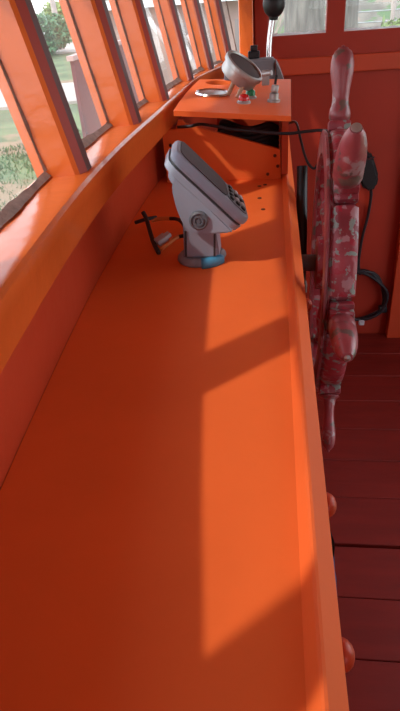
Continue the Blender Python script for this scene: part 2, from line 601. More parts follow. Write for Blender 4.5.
# blue rag tucked on the aft face
bm = bmesh.new()
pts = []
for i in range(9):
    t = i / 8
    y = 0.355 - 0.05 * t
    pts.append([(0.0535 + 0.003 * math.sin(5 * t), y, 0.972 - 0.006 * t), (0.0556 + 0.0012 * math.sin(9 * t + 1), y - 0.002, 0.955), (0.0570 + 0.002 * math.sin(7 * t), y + 0.003, 0.925 - 0.012 * math.sin(4 * t)),
                (0.0535, y, 0.918)])
vv = [[bm.verts.new(p) for p in r] for r in pts]
for a, b in zip(vv, vv[1:]):
    for k in range(4):
        bm.faces.new((a[k], a[(k + 1) % 4], b[(k + 1) % 4], b[k]))
bm.faces.new(vv[0]); bm.faces.new(list(reversed(vv[-1])))
tag(obj('rag', bm, M_blue, None, 0), 'small blue rag hanging on the aft side of the dashboard between two round bolt heads', 'rag')

# ------------------------------------------------------------------ instrument console at the far end of the shelf
def cz(x, y):
    return 1.160 + 0.03 * (y - 1.30) - 0.085 * (x - 0.039)
CN = Vector((0.085, -0.03, 1)).normalized()
def on_con(x, y, h=0.0):
    return aim(Vector((x, y, cz(x, y))) + CN * h, CN)
con = thing('instrument_console', 'raised orange wooden instrument box at the far end of the dashboard', 'console', (-0.09, 1.45, SHELF_Z))
bm = bmesh.new()
poly = [(-0.200, 1.70), (-0.208, 1.60), (-0.213, 1.50), (-0.216, 1.40), (-0.216, 1.305), (0.039, 1.295), (0.050, 1.75)]
va = [bm.verts.new((x, y, cz(x, y))) for x, y in poly]
vb = [bm.verts.new((x, y, cz(x, y) - 0.011)) for x, y in poly]
bm.faces.new(va); bm.faces.new(list(reversed(vb)))
for k in range(len(poly)):
    q = (k + 1) % len(poly)
    bm.faces.new((va[k], va[q], vb[q], vb[k]))
top = obj('top_panel', bm, M_dash, con)
def cyl(name, r, p, d, h, seg=40):
    bm = bmesh.new()
    lathe(bm, [(r, -h / 2), (r, h / 2)], seg, aim(p, d))
    return obj(name, bm, M_black)
cut(top, [cyl('c', 0.034, (-0.147, 1.660, 1.18), CN, 0.1), cyl('c', 0.034, (-0.147, 1.50, 1.18), CN, 0.1)])
# sloping front board, leaving a dark slot above it
bm = bmesh.new()
prism(bm, [(-0.262, 1.0005), (0.0195, 1.0005), (0.0175, 1.068), (-0.205, 1.136), (-0.2105, 1.145), (-0.222, 1.145), (-0.228, 1.126), (-0.262, 1.126)], 'y', 1.392, 1.405)
obj('front_board', bm, M_dash, con)
bm = bmesh.new()
prism(bm, [(1.375, 1.0145), (1.735, 1.0145), (1.735, 1.1600), (1.375, 1.1495)], 'x', 0.0205, 0.036, 0.001)
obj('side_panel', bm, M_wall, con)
bm = bmesh.new()
prism(bm, [(-0.16, 1.0005), (0.0195, 1.0005), (0.0195, 1.1605), (-0.16, 1.1755)], 'y', 1.725, 1.737)
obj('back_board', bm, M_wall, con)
for (x, z) in ((0.005, 1.055), (0.012, 1.030), (-0.012, 1.012), (-0.245, 1.09)):
    bm = bmesh.new()
    lathe(bm, [(0.004, 0), (0.0034, 0.0014), (0, 0.0018)], 12, aim((x, 1.3918, z), (0, -1, 0)))
    obj('screw_head', bm, M_rust, con, 0)
# flush round gauge
bm = bmesh.new()
lathe(bm, [(0.0335, -0.03), (0.0335, 0.0), (0.042, 0.0), (0.043, 0.002), (0.041, 0.006), (0.037, 0.005), (0.034, 0.001)], 40, on_con(-0.147, 1.50, 0.0004))
gg = obj('gauge', bm, M_chrome, con, 40)
bm = bmesh.new()
lathe(bm, [(0.0363, 0.0), (0.0363, 0.0025), (0.02, 0.004), (0, 0.0045)], 36, on_con(-0.147, 1.50, 0.0018))
obj('gauge_glass', bm, mat('grey_gauge_glass', (0.20, 0.17, 0.16), 0.25, spec=0.5), gg, 40)
def button(name, x, y, r, m):
    bm = bmesh.new()
    lathe(bm, [(r * 1.3, 0), (r * 1.3, 0.003), (r * 1.05, 0.005), (r * 1.02, 0.006)], 24, on_con(x, y, 0.0003))
    b = obj('button_collar', bm, M_metal, con, 40)
    bm = bmesh.new()
    lathe(bm, [(r, 0), (r, 0.006), (r * 0.85, 0.010), (r * 0.45, 0.0125), (0, 0.013)], 24, on_con(x, y, 0.0065))
    return obj(name, bm, m, b, 40)
button('lamp_lens', -0.054, 1.470, 0.0118, M_green)['label'] = 'green indicator lens'
button('lamp_lens', -0.067, 1.41, 0.0125, M_red)['label'] = 'red indicator lens'
# ignition switch with its key grip
bm = bmesh.new()
lathe(bm, [(0.015, 0), (0.015, 0.004), (0.011, 0.006), (0.0105, 0.018), (0.008, 0.020), (0, 0.020)], 20, on_con(0.002, 1.435, 0.0003))
sw = obj('ignition_switch', bm, M_metal, con, 40)
KM = on_con(0.002, 1.435, 0.0205) @ Euler((0.1, 0.15, 0.5)).to_matrix().to_4x4()
bm = bmesh.new()
box(bm, -0.017, 0.019, -0.006, 0.006, 0.0, 0.016, 0.003, KM)
sg = obj('switch_grip', bm, M_metal, sw)
bm = bmesh.new()
box(bm, 0.005, 0.009, -0.003, 0.003, 0.0165, 0.036, 0.001, KM)
obj('switch_lever', bm, M_black, sw)

# loose round instrument leaning on the console
nv = Vector((0.60, -0.20, 0.77)).normalized()
gc = Vector((-0.066, 1.480, cz(-0.066, 1.480) + 0.066))
ti = thing('ship_gauge', 'large round gauge with a dark face, tilted out of its hole on the console', 'gauge', (-0.08, 1.60, cz(-0.08, 1.60)))
bm = bmesh.new()
lathe(bm, [(0.042, -0.032), (0.0445, -0.031), (0.0460, -0.028), (0.0460, -0.010), (0.0505, -0.008), (0.0515, 0.0), (0.050, 0.004), (0.045, 0.005), (0.0425, 0.001)], 44, aim(gc, nv))
obj('gauge_case', bm, M_metal, ti, 40)
bm = bmesh.new()
lathe(bm, [(0.0428, 0.0), (0.0428, 0.002), (0.0, 0.003)], 40, aim(gc, nv))
obj('gauge_face', bm, mat('dark_brown_gauge_face', (0.05, 0.022, 0.018), 0.55, spec=0.2), ti, 40)
for (x, y) in ((-0.107, 1.468), (-0.083, 1.440)):
    bm = bmesh.new()
    p = Vector((x, y, cz(x, y) + 0.0055))
    tube(bm, [p, p + Vector((0.013, 0.010, 0.023))], 0.0052, 10, 2, False)
    obj('mounting_stud', bm, M_tan, ti, 40)
bm = bmesh.new()
q = gc + Vector((0.049, -0.020, -0.020))
box(bm, -0.009, 0.009, -0.006, 0.006, -0.020, 0.012, 0.002, Matrix.Translation(q))
obj('clamp', bm, M_metal, ti, 40)
bm = bmesh.new()
lathe(bm, [(0.0055, -0.012), (0.0055, 0.012)], 12, aim(q + Vector((0.004, -0.012, 0.006)), (1, -0.6, 0.2)))
obj('clamp_screw', bm, M_metal, ti, 40)

bm = bmesh.new()
lathe(bm, [(0.0155, 0), (0.016, 0.002), (0.016, 0.030), (0.0145, 0.034), (0, 0.035)], 24, on_con(-0.118, 1.708, 0.0003))
tag(obj('filler_cap', bm, M_greyd, None, 40), 'small dark grey cylindrical cap beside the tilted gauge on the console', 'cap')

# engine throttle with its lever
th = thing('throttle_lever', 'engine throttle with a black ball knob on a steel lever and a grey housing', 'lever', (-0.02, 1.95, SHELF_Z))
bm = bmesh.new()
prism(bm, [(1.845, 1.0005), (1.99, 1.0005), (1.99, 1.185), (1.955, 1.212), (1.90, 1.212), (1.845, 1.165)], 'x', -0.085, 0.008, 0.006)
prism(bm, [(0.009, 1.0145), (0.038, 1.0145), (0.038, 1.125), (0.034, 1.150), (0.020, 1.185), (0.009, 1.205)], 'y', 1.87, 1.985, 0.004)
obj('housing', bm, mat('grey_painted_housing', (0.16, 0.155, 0.165), 0.5, var=0.1), th, 40)
bm = bmesh.new()
tube(bm, [(-0.012, 1.945, 1.205), (-0.010, 1.947, 1.25), (-0.004, 1.95, 1.295), (0.002, 1.953, 1.325)], 0.0085, 14, 6)
obj('lever', bm, M_chrome, th, 0)
bm = bmesh.new()
bmesh.ops.create_uvsphere(bm, u_segments=28, v_segments=18, radius=0.0345, matrix=Matrix.Translation((0.003, 1.953, 1.350)) @ Matrix.Diagonal((0.95, 0.95, 1.08, 1)))
lathe(bm, [(0.012, 0), (0.014, 0.008), (0.014, 0.016)], 18, Matrix.Translation((0.002, 1.953, 1.308)))
obj('ball_knob', bm, M_black, th, 40)
bm = bmesh.new()
box(bm, -0.075, -0.040, 1.92, 1.95, 1.2125, 1.232, 0.003)
box(bm, -0.068, -0.046, 1.925, 1.945, 1.232, 1.247, 0.003)
obj('shift_catch', bm, M_black, th)

# ------------------------------------------------------------------ fish finder
ff = thing('fish_finder', 'grey plastic fish finder display on a swivel stand on the orange shelf', 'fish finder', (-0.126, 0.915, SHELF_Z))
TH = math.radians(47)
FY = Matrix.Rotation(math.radians(7), 3, 'Z')
uu = FY @ Vector((math.cos(TH), 0, -math.sin(TH)))   # down the screen
nn = FY @ Vector((math.sin(TH), 0, math.cos(TH)))    # screen normal
vv_ = FY @ Vector((0, 1, 0))
fc = Vector((-0.1000, 0.912, 1.1375))
FM = Matrix((( uu.x, vv_.x, nn.x, fc.x), (uu.y, vv_.y, nn.y, fc.y), (uu.z, vv_.z, nn.z, fc.z), (0, 0, 0, 1)))
def rrect(hx, hy, r, seg=6):
    pts = []
    for cx, cy, a0 in ((hx - r, hy - r, 0), (-hx + r, hy - r, 90), (-hx + r, -hy + r, 180), (hx - r, -hy + r, 270)):
        for k in range(seg + 1):
            a = math.radians(a0 + 90 * k / seg)
            pts.append((cx + r * math.cos(a), cy + r * math.sin(a)))
    return pts
def slab(bm, levels, mtx):
    """stack of rounded rectangles (hx, hy, r, z, shift)"""
    rings = []
    for hx, hy, r, z, s in levels:
        rings.append([bm.verts.new(mtx @ Vector((x + s, y, z))) for x, y in rrect(hx, hy, r)])
    n = len(rings[0])
    for a, b in zip(rings, rings[1:]):
        for i in range(n):
            bm.faces.new((a[i], a[(i + 1) % n], b[(i + 1) % n], b[i]))
    bm.faces.new(list(reversed(rings[0])))
    bm.faces.new(rings[-1])
bm = bmesh.new()
slab(bm, [(0.078, 0.050, 0.020, -0.009, 0), (0.080, 0.052, 0.022, -0.006, 0), (0.080, 0.052, 0.022, 0.001, 0), (0.078, 0.050, 0.021, 0.0055, 0), (0.075, 0.047, 0.019, 0.0075, 0)], FM)
obj('front_bezel', bm, M_grey, ff, 30)
bm = bmesh.new()
slab(bm, [(0.0765, 0.0485, 0.019, -0.0125, 0), (0.0765, 0.0485, 0.019, -0.0092, 0)], FM)
obj('gasket', bm, M_seam, ff, 30)
bm = bmesh.new()
slab(bm, [(0.054, 0.034, 0.012, -0.038, 0.000), (0.060, 0.040, 0.014, -0.035, 0.000), (0.067, 0.044, 0.016, -0.026, 0), (0.077, 0.050, 0.020, -0.024, 0), (0.079, 0.051, 0.021, -0.0128, 0)], FM)
obj('back_shell', bm, M_grey, ff, 30)
bm = bmesh.new()
slab(bm, [(0.050, 0.0445, 0.016, 0.0078, -0.0225), (0.050, 0.0445, 0.016, 0.0092, -0.0225)], FM)
obj('screen', bm, M_screen, ff, 30)
bm = bmesh.new()
slab(bm, [(0.0215, 0.0445, 0.015, 0.0078, 0.0505), (0.0215, 0.0445, 0.015, 0.0090, 0.0505)], FM)
kp = obj('keypad', bm, M_greyd, ff, 30)
for a in (0.037, 0.050, 0.062):
    for b in (-0.030, -0.011, 0.009, 0.028):
        bm = bmesh.new()
        slab(bm, [(0.0042, 0.0058, 0.0035, 0.0092, 0), (0.0042, 0.0058, 0.0035, 0.0110, 0), (0.003, 0.0045, 0.0028, 0.0123, 0)], FM @ Matrix.Translation((a, b, 0)))
        obj('key', bm, M_black if (a + b) * 1000 % 3 > 0.8 else M_white, kp, 30)
# side ears of the bracket, pivot knobs, stalk and foot
for s, yy in ((-1, 0.863), (1, 0.950)):
    bm = bmesh.new()
    prism(bm, [(-0.152, 1.165), (-0.157, 1.140), (-0.153, 1.112), (-0.146, 1.088), (-0.138, 1.075), (-0.125, 1.068), (-0.100, 1.066), (-0.070, 1.067), (-0.062, 1.070), (-0.120, 1.135)], 'y', yy, yy + 0.011, 0.003)
    obj('bracket_ear', bm, M_grey, ff, 30)
    bm = bmesh.new()
    y0 = yy - 0.0003 if s < 0 else yy + 0.0113
    lathe(bm, [(0.0155, 0), (0.0155, 0.004), (0.0125, 0.0062), (0.0115, 0.004), (0.0085, 0.004), (0.0080, 0.0065), (0.0058, 0.0065), (0.0050, 0.0045), (0.0030, 0.0045), (0.0026, 0.007), (0, 0.007)],
          30, aim((-0.117, y0, 1.091), (0, s, 0)))
    obj('pivot_knob', bm, M_greyd, ff, 30)
def frustum(bm, x0, x1, y0, y1, z0, X0, X1, Y0, Y1, z1):
    a = [bm.verts.new(p) for p in ((x0, y0, z0), (x1, y0, z0), (x1, y1, z0), (x0, y1, z0))]
    b = [bm.verts.new(p) for p in ((X0, Y0, z1), (X1, Y0, z1), (X1, Y1, z1), (X0, Y1, z1))]
    fs = [bm.faces.new(list(reversed(a))), bm.faces.new(b)]
    for i in range(4):
        fs.append(bm.faces.new((a[i], a[(i + 1) % 4], b[(i + 1) % 4], b[i])))
    return fs
bm = bmesh.new()
fs = frustum(bm, -0.152, -0.090, 0.890, 0.938, 1.012, -0.147, -0.094, 0.880, 0.944, 1.084)
bmesh.ops.bevel(bm, geom=list({e for f in fs for e in f.edges}), offset=0.005, segments=2, affect='EDGES')
stalk = obj('stalk', bm, M_grey, ff, 30)
for xa, xb in ((-0.1475, -0.1435), (-0.0985, -0.0945)):
    bm = bmesh.new()
    tube(bm, [(xa, 0.8895, 1.018), (xb, 0.8815, 1.066)], 0.0018, 8, 2, False)
    obj('stalk_rib', bm, M_seam, stalk)
bm = bmesh.new()
lathe(bm, [(0.040, 0), (0.042, 0.003), (0.041, 0.009), (0.036, 0.014), (0, 0.014)], 36, Matrix.Translation((-0.124, 0.918, 1.0004)))
for v in bm.verts:
    a = math.atan2(v.co.y - 0.918, v.co.x + 0.124)
    v.co.x += 0.002 * math.sin(5 * a); v.co.y += 0.002 * math.cos(4 * a)
obj('foot', bm, mat('stained_grey_plastic', (0.20, 0.20, 0.22), 0.6, var=0.4, vscale=40), ff, 40)
bm = bmesh.new()
prev = None
for i in range(8):
    a = math.radians(-85 + 62 * i / 7)
    col_ = []
    for (r, z) in ((0.0452, 1.0009), (0.0445, 1.0125), (0.034, 1.0163)):
        col_.append(bm.verts.new((-0.124 + r * math.cos(a), 0.918 + r * math.sin(a), z)))
    for (r, z) in ((0.033, 1.0152), (0.0425, 1.012), (0.0435, 1.0007)):
        col_.append(bm.verts.new((-0.124 + r * math.cos(a), 0.918 + r * math.sin(a), z)))
    if prev:
        for k in range(6):
            bm.faces.new((prev[k], prev[(k + 1) % 6], col_[(k + 1) % 6], col_[k]))
    else:
        bm.faces.new(col_)
    prev = col_
bm.faces.new(list(reversed(prev)))
obj('tape', bm, M_bluetape, ff, 0)['label'] = 'strip of light blue tape'

# wiring lying behind the fish finder
wr = thing('wiring_loom', 'tangled black and orange wires with a white plug behind the fish finder', 'wiring', (-0.22, 1.02, SHELF_Z))
bm = bmesh.new()
tube(bm, [(-0.2551, 1.0631, 1.0393), (-0.2465, 1.0502, 1.0281), (-0.2233, 0.9814, 1.0109), (-0.2044, 0.9341, 1.0066)], 0.0042, 10, 6)
obj('black_lead', bm, M_cable, wr, 0)
bm = bmesh.new()
tube(bm, [(-0.2732, 1.0631, 1.0178), (-0.2491, 1.0631, 1.0246), (-0.2319, 1.0760, 1.0229)], 0.0038, 8, 5)
obj('black_lead', bm, M_cable, wr, 0)
bm = bmesh.new()
tube(bm, [(-0.2414, 1.0674, 1.0195), (-0.2233, 1.0717, 1.0212), (-0.2044, 1.0717, 1.0212)], 0.0042, 8, 5)
obj('orange_wire', bm, M_wire, wr, 0)
bm = bmesh.new()
tube(bm, [(-0.2044, 0.9513, 1.0061), (-0.1949, 0.9625, 1.0092), (-0.1829, 0.9771, 1.0143), (-0.1743, 0.9857, 1.0160)], 0.0040, 8, 5)
obj('orange_wire', bm, M_wire, wr, 0)
bm = bmesh.new()
tube(bm, [(-0.2044, 1.0717, 1.0212), (-0.1889, 1.0631, 1.0229), (-0.1760, 1.0416, 1.0246), (-0.1588, 0.9986, 1.0229)], 0.0038, 8, 6)
obj('thin_lead', bm, M_cable, wr, 0)
bm = bmesh.new()
tube(bm, [(-0.1743, 0.9857, 1.0160), (-0.1588, 0.9857, 1.0195), (-0.1416, 0.9900, 1.0264)], 0.0038, 8, 5)
obj('thin_lead', bm, M_cable, wr, 0)
bm = bmesh.new()
box(bm, -0.011, 0.011, -0.009, 0.009, -0.006, 0.006, 0.002, Matrix.Translation((-0.2061, 0.9771, 1.0143)) @ Euler((0.1, -0.4, 0.6)).to_matrix().to_4x4())
box(bm, 0.011, 0.020, -0.006, 0.006, -0.004, 0.004, 0.001, Matrix.Translation((-0.2061, 0.9771, 1.0143)) @ Euler((0.1, -0.4, 0.6)).to_matrix().to_4x4())
obj('plug', bm, M_white, wr)

# cable strung across the console front to the handset
bm = bmesh.new()
tube(bm, [(-0.222, 1.380, 1.133), (-0.19, 1.372, 1.135), (-0.166, 1.36, 1.1405), (-0.13, 1.352, 1.136), (-0.097, 1.345, 1.130), (-0.052, 1.342, 1.125), (-0.006, 1.342, 1.118), (0.039, 1.35, 1.113), (0.084, 1.355, 1.115),
          (0.117, 1.36, 1.113), (0.16, 1.45, 1.08), (0.24, 1.75, 0.95), (0.34, 2.15, 0.84), (0.385, 2.27, 0.815)], 0.0035, 8, 6)
tag(obj('cable', bm, M_cable, None, 0), 'thin dark cable strung across the front of the console towards the wheel', 'cable')
wb = thing('wire_bundle', 'dark bundle of wires inside the slot of the instrument box', 'wiring', (-0.05, 1.46, SHELF_Z + 0.01))
for k in range(7):
    bm = bmesh.new()
    o_ = 0.012 * k
    tube(bm, [(-0.17 + o_ * 0.6, 1.50, 1.03 + o_), (-0.12, 1.44 + o_ * 0.5, 1.055 + o_ * 0.9), (-0.06, 1.43 + 0.004 * (k % 3), 1.045 + o_ * 0.9), (-0.01, 1.425 + o_ * 0.3, 1.06 + o_ * 0.75), (0.010, 1.47, 1.03 + o_)], 0.0075, 8, 6)
    obj('wire', bm, M_cable, wb, 0)
bm = bmesh.new()
tube(bm, [(0.042, 1.53, 1.10), (0.056, 1.45, 1.115), (0.066, 1.40, 1.085), (0.080, 1.37, 1.045), (0.098, 1.36, 1.03), (0.110, 1.37, 1.06), (0.114, 1.40, 1.10)], 0.0032, 8, 6)
tag(obj('hanging_cable', bm, M_cable, None, 0), 'dark cable hanging in a loop between the console side and the wheel', 'cable')

# ------------------------------------------------------------------ steering wheel
WC = Vector((0.110, 1.017, 0.943))
RW, LH = 0.239, 0.116
NH = 7
wh = thing('steering_wheel', "boat's wooden steering wheel in worn maroon paint with turned handles", 'steering wheel', WC)
bpy.context.view_layer.update()
WR = Matrix.Translation(WC) @ Euler((0, 0.014, -0.028)).to_matrix().to_4x4()
def wpt(a, r, x):
    """a: angle in the wheel plane, 0 = away from the camera, 90 deg = up"""
    return WR @ Vector((x, r * math.cos(a), r * math.sin(a)))
PHI = -0.271
HA = [math.radians(90) + PHI + 2 * PI * k / NH for k in range(NH)]
def arc(bm, a0, a1, prof, seg, close=False):
    rings = []
    for i in range(seg if close else seg + 1):
        a = a0 + (a1 - a0) * i / seg
        rings.append([bm.verts.new(wpt(a, r, x)) for r, x in prof])
    n = len(prof)
    pr = list(zip(rings, rings[1:])) + ([(rings[-1], rings[0])] if close else [])
    for a, b in pr:
        for i in range(n):
            bm.faces.new((a[i], a[(i + 1) % n], b[(i + 1) % n], b[i]))
    if not close:
        bm.faces.new(rings[0]); bm.faces.new(list(reversed(rings[-1])))
# core ring (with the thin side plate)
bm = bmesh.new()
arc(bm, 0, 2 * PI, [(0.202, -0.020), (0.232, -0.020), (0.2335, -0.018), (0.2335, -0.0172), (0.222, -0.017), (0.222, 0.019), (0.202, 0.019)], 112, True)
obj('rim', bm, M_wheel, wh, 30)
bm = bmesh.new()
arc(bm, 0, 2 * PI, [(0.200, -0.0265), (0.236, -0.0265), (0.2385, -0.0255), (0.2385, -0.0225), (0.236, -0.0205), (0.200, -0.0205)], 112, True)
obj('side_plate', bm, M_handle, wh, 30)
# felloe blocks between the handles
for k in range(NH):
    a0 = HA[k] + math.radians(9.0); a1 = HA[(k + 1) % NH] + (2 * PI if k == NH - 1 else 0) - math.radians(9.0)
    bm = bmesh.new()
    arc(bm, a0, a1, [(0.2225, -0.0165), (0.233, -0.0165), (0.238, -0.012), (0.240, -0.004), (0.240, 0.008), (0.238, 0.016), (0.232, 0.022), (0.215, 0.023), (0.206, 0.021), (0.206, 0.0195), (0.2225, 0.0195)], 20)
    obj('felloe', bm, M_wheel, wh, 35)
for a in HA:
    d = (wpt(a, 1, 0) - wpt(a, 0, 0)).normalized()
    ax = WR.to_3x3() @ Vector((1, 0, 0))
    tg = d.cross(ax)
    # block under the handle
    bm = bmesh.new()
    mt = Matrix(((ax.x, tg.x, d.x, 0), (ax.y, tg.y, d.y, 0), (ax.z, tg.z, d.z, 0), (0, 0, 0, 1)))
    box(bm, -0.0160, 0.0220, -0.026, 0.026, 0.2225, 0.236, 0.004, Matrix.Translation(WR.translation) @ mt)
    box(bm, -0.0165, 0.0215, -0.018, 0.018, 0.2355, 0.253, 0.003, Matrix.Translation(WR.translation) @ mt)
    blk = obj('handle_block', bm, M_wheel, wh, 40)
    # turned handle
    bm = bmesh.new()
    z0 = 0.2525
    L = (RW + LH - z0) * (1.14 if a == HA[0] else 1.0)
    pr = [(0.0150, 0.0), (0.0185, 0.04), (0.0190, 0.10), (0.0175, 0.17), (0.0150, 0.23), (0.0142, 0.32), (0.0152, 0.44), (0.0180, 0.58), (0.0200, 0.70), (0.0198, 0.80),
          (0.0175, 0.90), (0.0140, 0.955), (0.0090, 0.985), (0.0085, 1.0), (0.0, 1.003)]
    hk = HA.index(a)
    tip = 0.0075
    if hk in (1, 2):      # worn conical grips
        pr = [(0.0200, 0.0), (0.0225, 0.06), (0.0225, 0.20), (0.0215, 0.23), (0.0215, 0.27), (0.0222, 0.30), (0.0215, 0.50), (0.0190, 0.70), (0.0150, 0.86), (0.0110, 0.95), (0.0085, 0.99), (0.0, 1.003)]
        if hk == 2:
            pr = [(r * 0.92, z) for r, z in pr]
            tip = 0.0048
    elif hk == 3:         # slimmer grip
        pr = [(r * (0.62 if z > 0.05 else 1.0), z) for r, z in pr]
        tip = 0.005
    lathe(bm, [(r, z * L) for r, z in pr], 28, aim(wpt(a, z0, 0.0025), d))
    hd = obj('handle', bm, M_handle, wh, 40)
    if hk not in (1, 2):
        tip = 0.0030
    bm = bmesh.new()
    lathe(bm, [(tip, 0), (tip, 0.002), (tip * 0.66, 0.0035), (0, 0.004)], 16, aim(wpt(a, z0 + L * 1.0035, 0.0025), d))
    obj('end_stud', bm, M_metal if hk in (1, 2) else M_handle, hd, 40)
    # spoke
    bm = bmesh.new()
    Ls = 0.2015 - 0.050
    pr = [(0.012, 0.0), (0.013, 0.1), (0.010, 0.2), (0.0115, 0.4), (0.0150, 0.6), (0.012, 0.78), (0.010, 0.84), (0.0135, 0.90), (0.0135, 1.0)]
    lathe(bm, [(r, z * Ls) for r, z in pr], 18, aim(wpt(a, 0.0505, -0.003), d))
    obj('spoke', bm, M_wheel, wh, 40)
bm = bmesh.new()
lathe(bm, [(0.040, -0.028), (0.050, -0.026), (0.050, 0.020), (0.046, 0.024), (0.030, 0.028), (0.018, 0.030), (0.018, 0.040), (0.0, 0.043)], 32, WR @ Matrix.Rotation(PI / 2, 4, 'Y'))
obj('hub', bm, M_wheel, wh, 40)
bm = bmesh.new()
lathe(bm, [(0.016, -0.0575), (0.016, -0.0285)], 20, WR @ Matrix.Rotation(PI / 2, 4, 'Y'))
obj('axle', bm, M_greyd, wh, 40)

# black pipe and clip added on the aft face to darken behind the wheel
cd = thing('dark_filler', 'black pipe with a bright metal clip, added to darken the gap behind the wheel', 'dark_filler', (0.065, 1.25, 0.9))
bm = bmesh.new()
tube(bm, [(0.0665, 1.31, 1.05), (0.0665, 1.29, 1.0), (0.0665, 1.25, 0.93), (0.0665, 1.235, 0.85), (0.0665, 1.235, 0.60), (0.0665, 1.235, 0.002)], 0.0125, 10, 6)
obj('pipe', bm, M_black, cd, 40)
bm = bmesh.new()
box(bm, 0.0522, 0.0815, 1.219, 1.251, 0.775, 0.795, 0.002)
obj('clip', bm, M_metal, cd)

# ------------------------------------------------------------------ handset and its coiled cord on the far wall
hs = thing('radio_handset', 'black radio handset hung on the far wall with its lead looped below', 'handset', (0.39, 2.30, 0.70))
bm = bmesh.new()
prism(bm, [(0.340, 0.822), (0.352, 0.838), (0.374, 0.832), (0.392, 0.795), (0.412, 0.740), (0.408, 0.700), (0.388, 0.682), (0.366, 0.688), (0.344, 0.712), (0.336, 0.76)], 'y', 2.266, 2.3185, 0.010, 3)
obj('body', bm, M_black, hs, 40)
bm = bmesh.new()
pts = [(0.388, 2.29, 0.690), (0.394, 2.30, 0.65), (0.390, 2.305, 0.57), (0.376, 2.306, 0.48), (0.370, 2.306, 0.38), (0.374, 2.306, 0.315)]
tube(bm, pts, 0.006, 8, 6)
obj('cord', bm, M_cable, hs, 0)
bm = bmesh.new()
pts = []
for i in range(61):
    a = math.radians(100 - 360 * 2.7 * i / 60)
    rr = 0.105 + 0.008 * math.sin(i * 0.9)
    pts.append((0.390 + rr * math.cos(a), 2.285 + 0.016 * math.sin(i * 0.35), 0.205 + (rr + 0.01) * math.sin(a)))
tube(bm, pts, 0.0065, 7, 2)
obj('cord_coil', bm, M_cable, hs, 0)
bm = bmesh.new()
box(bm, 0.472, 0.508, 2.27, 2.30, 0.13, 0.16, 0.005)
obj('cord_plug', bm, M_black, hs)
bm = bmesh.new()
box(bm, -0.012, 0.012, -0.009, 0.009, -0.010, 0.010, 0.003, Matrix.Translation((0.400, 2.262, 0.088)))
obj('cord_tag', bm, M_white, hs)

# ------------------------------------------------------------------ outside
GZ = -0.8
bm = bmesh.new()
nx, ny = 40, 50
gv = {}
for i in range(nx + 1):
    for j in range(ny + 1):
        x = -22 + 40 * i / nx
        y = -14 + 62 * j / ny
        z = GZ + 0.05 * math.sin(x * 1.3) * math.cos(y * 0.9)
        gv[i, j] = bm.verts.new((x, y, z))
for i in range(nx):
    for j in range(ny):
        bm.faces.new((gv[i, j], gv[i + 1, j], gv[i + 1, j + 1], gv[i, j + 1]))
go = obj('ground', bm, M_ground, None, 0)
go['kind'] = 'structure'
M_litter = mat('leaf_litter_earth', (0.16, 0.14, 0.11), 0.95, var=0.4, vscale=3, bump=0.8, bscale=6,
               chips=[(0.24, 0.17, 0.13), (0.09, 0.14, 0.06)], chip_scale=2.2, chip_cut=0.56)
bm = bmesh.new()
bv = {}
for i in range(25):
    for j in range(25):
        x = -0.6 + 9.0 * i / 24
        y = 6.9 + 8.0 * j / 24
        z = GZ - 0.06 + 2.35 * min(1, (y - 6.9) / 5.0) * min(1, (x + 0.6) / 0.9) + 0.05 * math.sin(3 * x) * math.cos(2.3 * y)
        bv[i, j] = bm.verts.new((x, y, z))
for i in range(24):
    for j in range(24):
        bm.faces.new((bv[i, j], bv[i + 1, j], bv[i + 1, j + 1], bv[i, j + 1]))
bo = obj('bank', bm, M_litter, None, 0)
bo['kind'] = 'structure'
bm = bmesh.new()
for (a, b, c, d) in (((-22, 12.0), (-1.8, 15.5), (-1.8, 19.5), (-22, 15.5)), ((-22, 29), (-3, 31), (-3, 40), (-22, 40))):
    v = []
    for p in (a, b, c, d):
        v.append(bm.verts.new((p[0], p[1], GZ + 0.06)))
    v2 = [bm.verts.new((q.co.x, q.co.y, GZ - 0.1)) for q in v]
    bm.faces.new(v); bm.faces.new(list(reversed(v2)))
    for k in range(4):
        bm.faces.new((v[k], v[(k + 1) % 4], v2[(k + 1) % 4], v2[k]))
po = obj('path', bm, M_path)
po['kind'] = 'structure'

def leaves(bm, n, c, r, size):
    for _ in range(n):
        d = Vector((random.gauss(0, 1), random.gauss(0, 1), random.gauss(0, 1))).normalized()
        rr = (0.55 + 0.45 * random.random() ** 0.5) * (0.82 + 0.25 * math.sin(3.1 * d.x + 5 * d.z) * math.cos(4 * d.y))
        p = Vector((c[0] + d.x * r[0] * rr, c[1] + d.y * r[1] * rr, c[2] + d.z * r[2] * rr))
        e = Euler((random.random() * 6, random.random() * 6, random.random() * 6)).to_matrix()
        s = size * (0.6 + 0.8 * random.random())
        q = [p + e @ Vector(v) * s for v in ((-0.35, 0, 0), (0, -0.9, 0.1), (0.35, 0, 0), (0, 0.9, -0.1))]
        bm.faces.new([bm.verts.new(v) for v in q])
def bush(label, c, r, size, n, m, cat='bush', group=None):
    t = thing('bush' if cat == 'bush' else 'tree', label, cat, (c[0], c[1], GZ), (0, 0, 0), group)
    bm = bmesh.new()
    leaves(bm, n, c, r, size)
    obj('foliage', bm, m, t)
    bm = bmesh.new()
    tube(bm, [(c[0], c[1], GZ - 0.05), (c[0] + 0.05, c[1], (GZ + c[2]) / 2), (c[0], c[1] + 0.05, c[2])], lambda s: 0.06 * (1.2 - s), 8, 4)
    obj('stem', bm, M_bark, t, 0)
    return t
bush('rounded green bush standing far off behind the maroon barrier', (-11.2, 30.0, 0.12), (1.9, 1.9, 1.05), 0.16, 2600, M_leaf)
bush('yellowish green bush far off behind the pale slender trunks', (-12.6, 38.5, 0.6), (1.6, 1.6, 1.0), 0.2, 1200, M_leaf2)
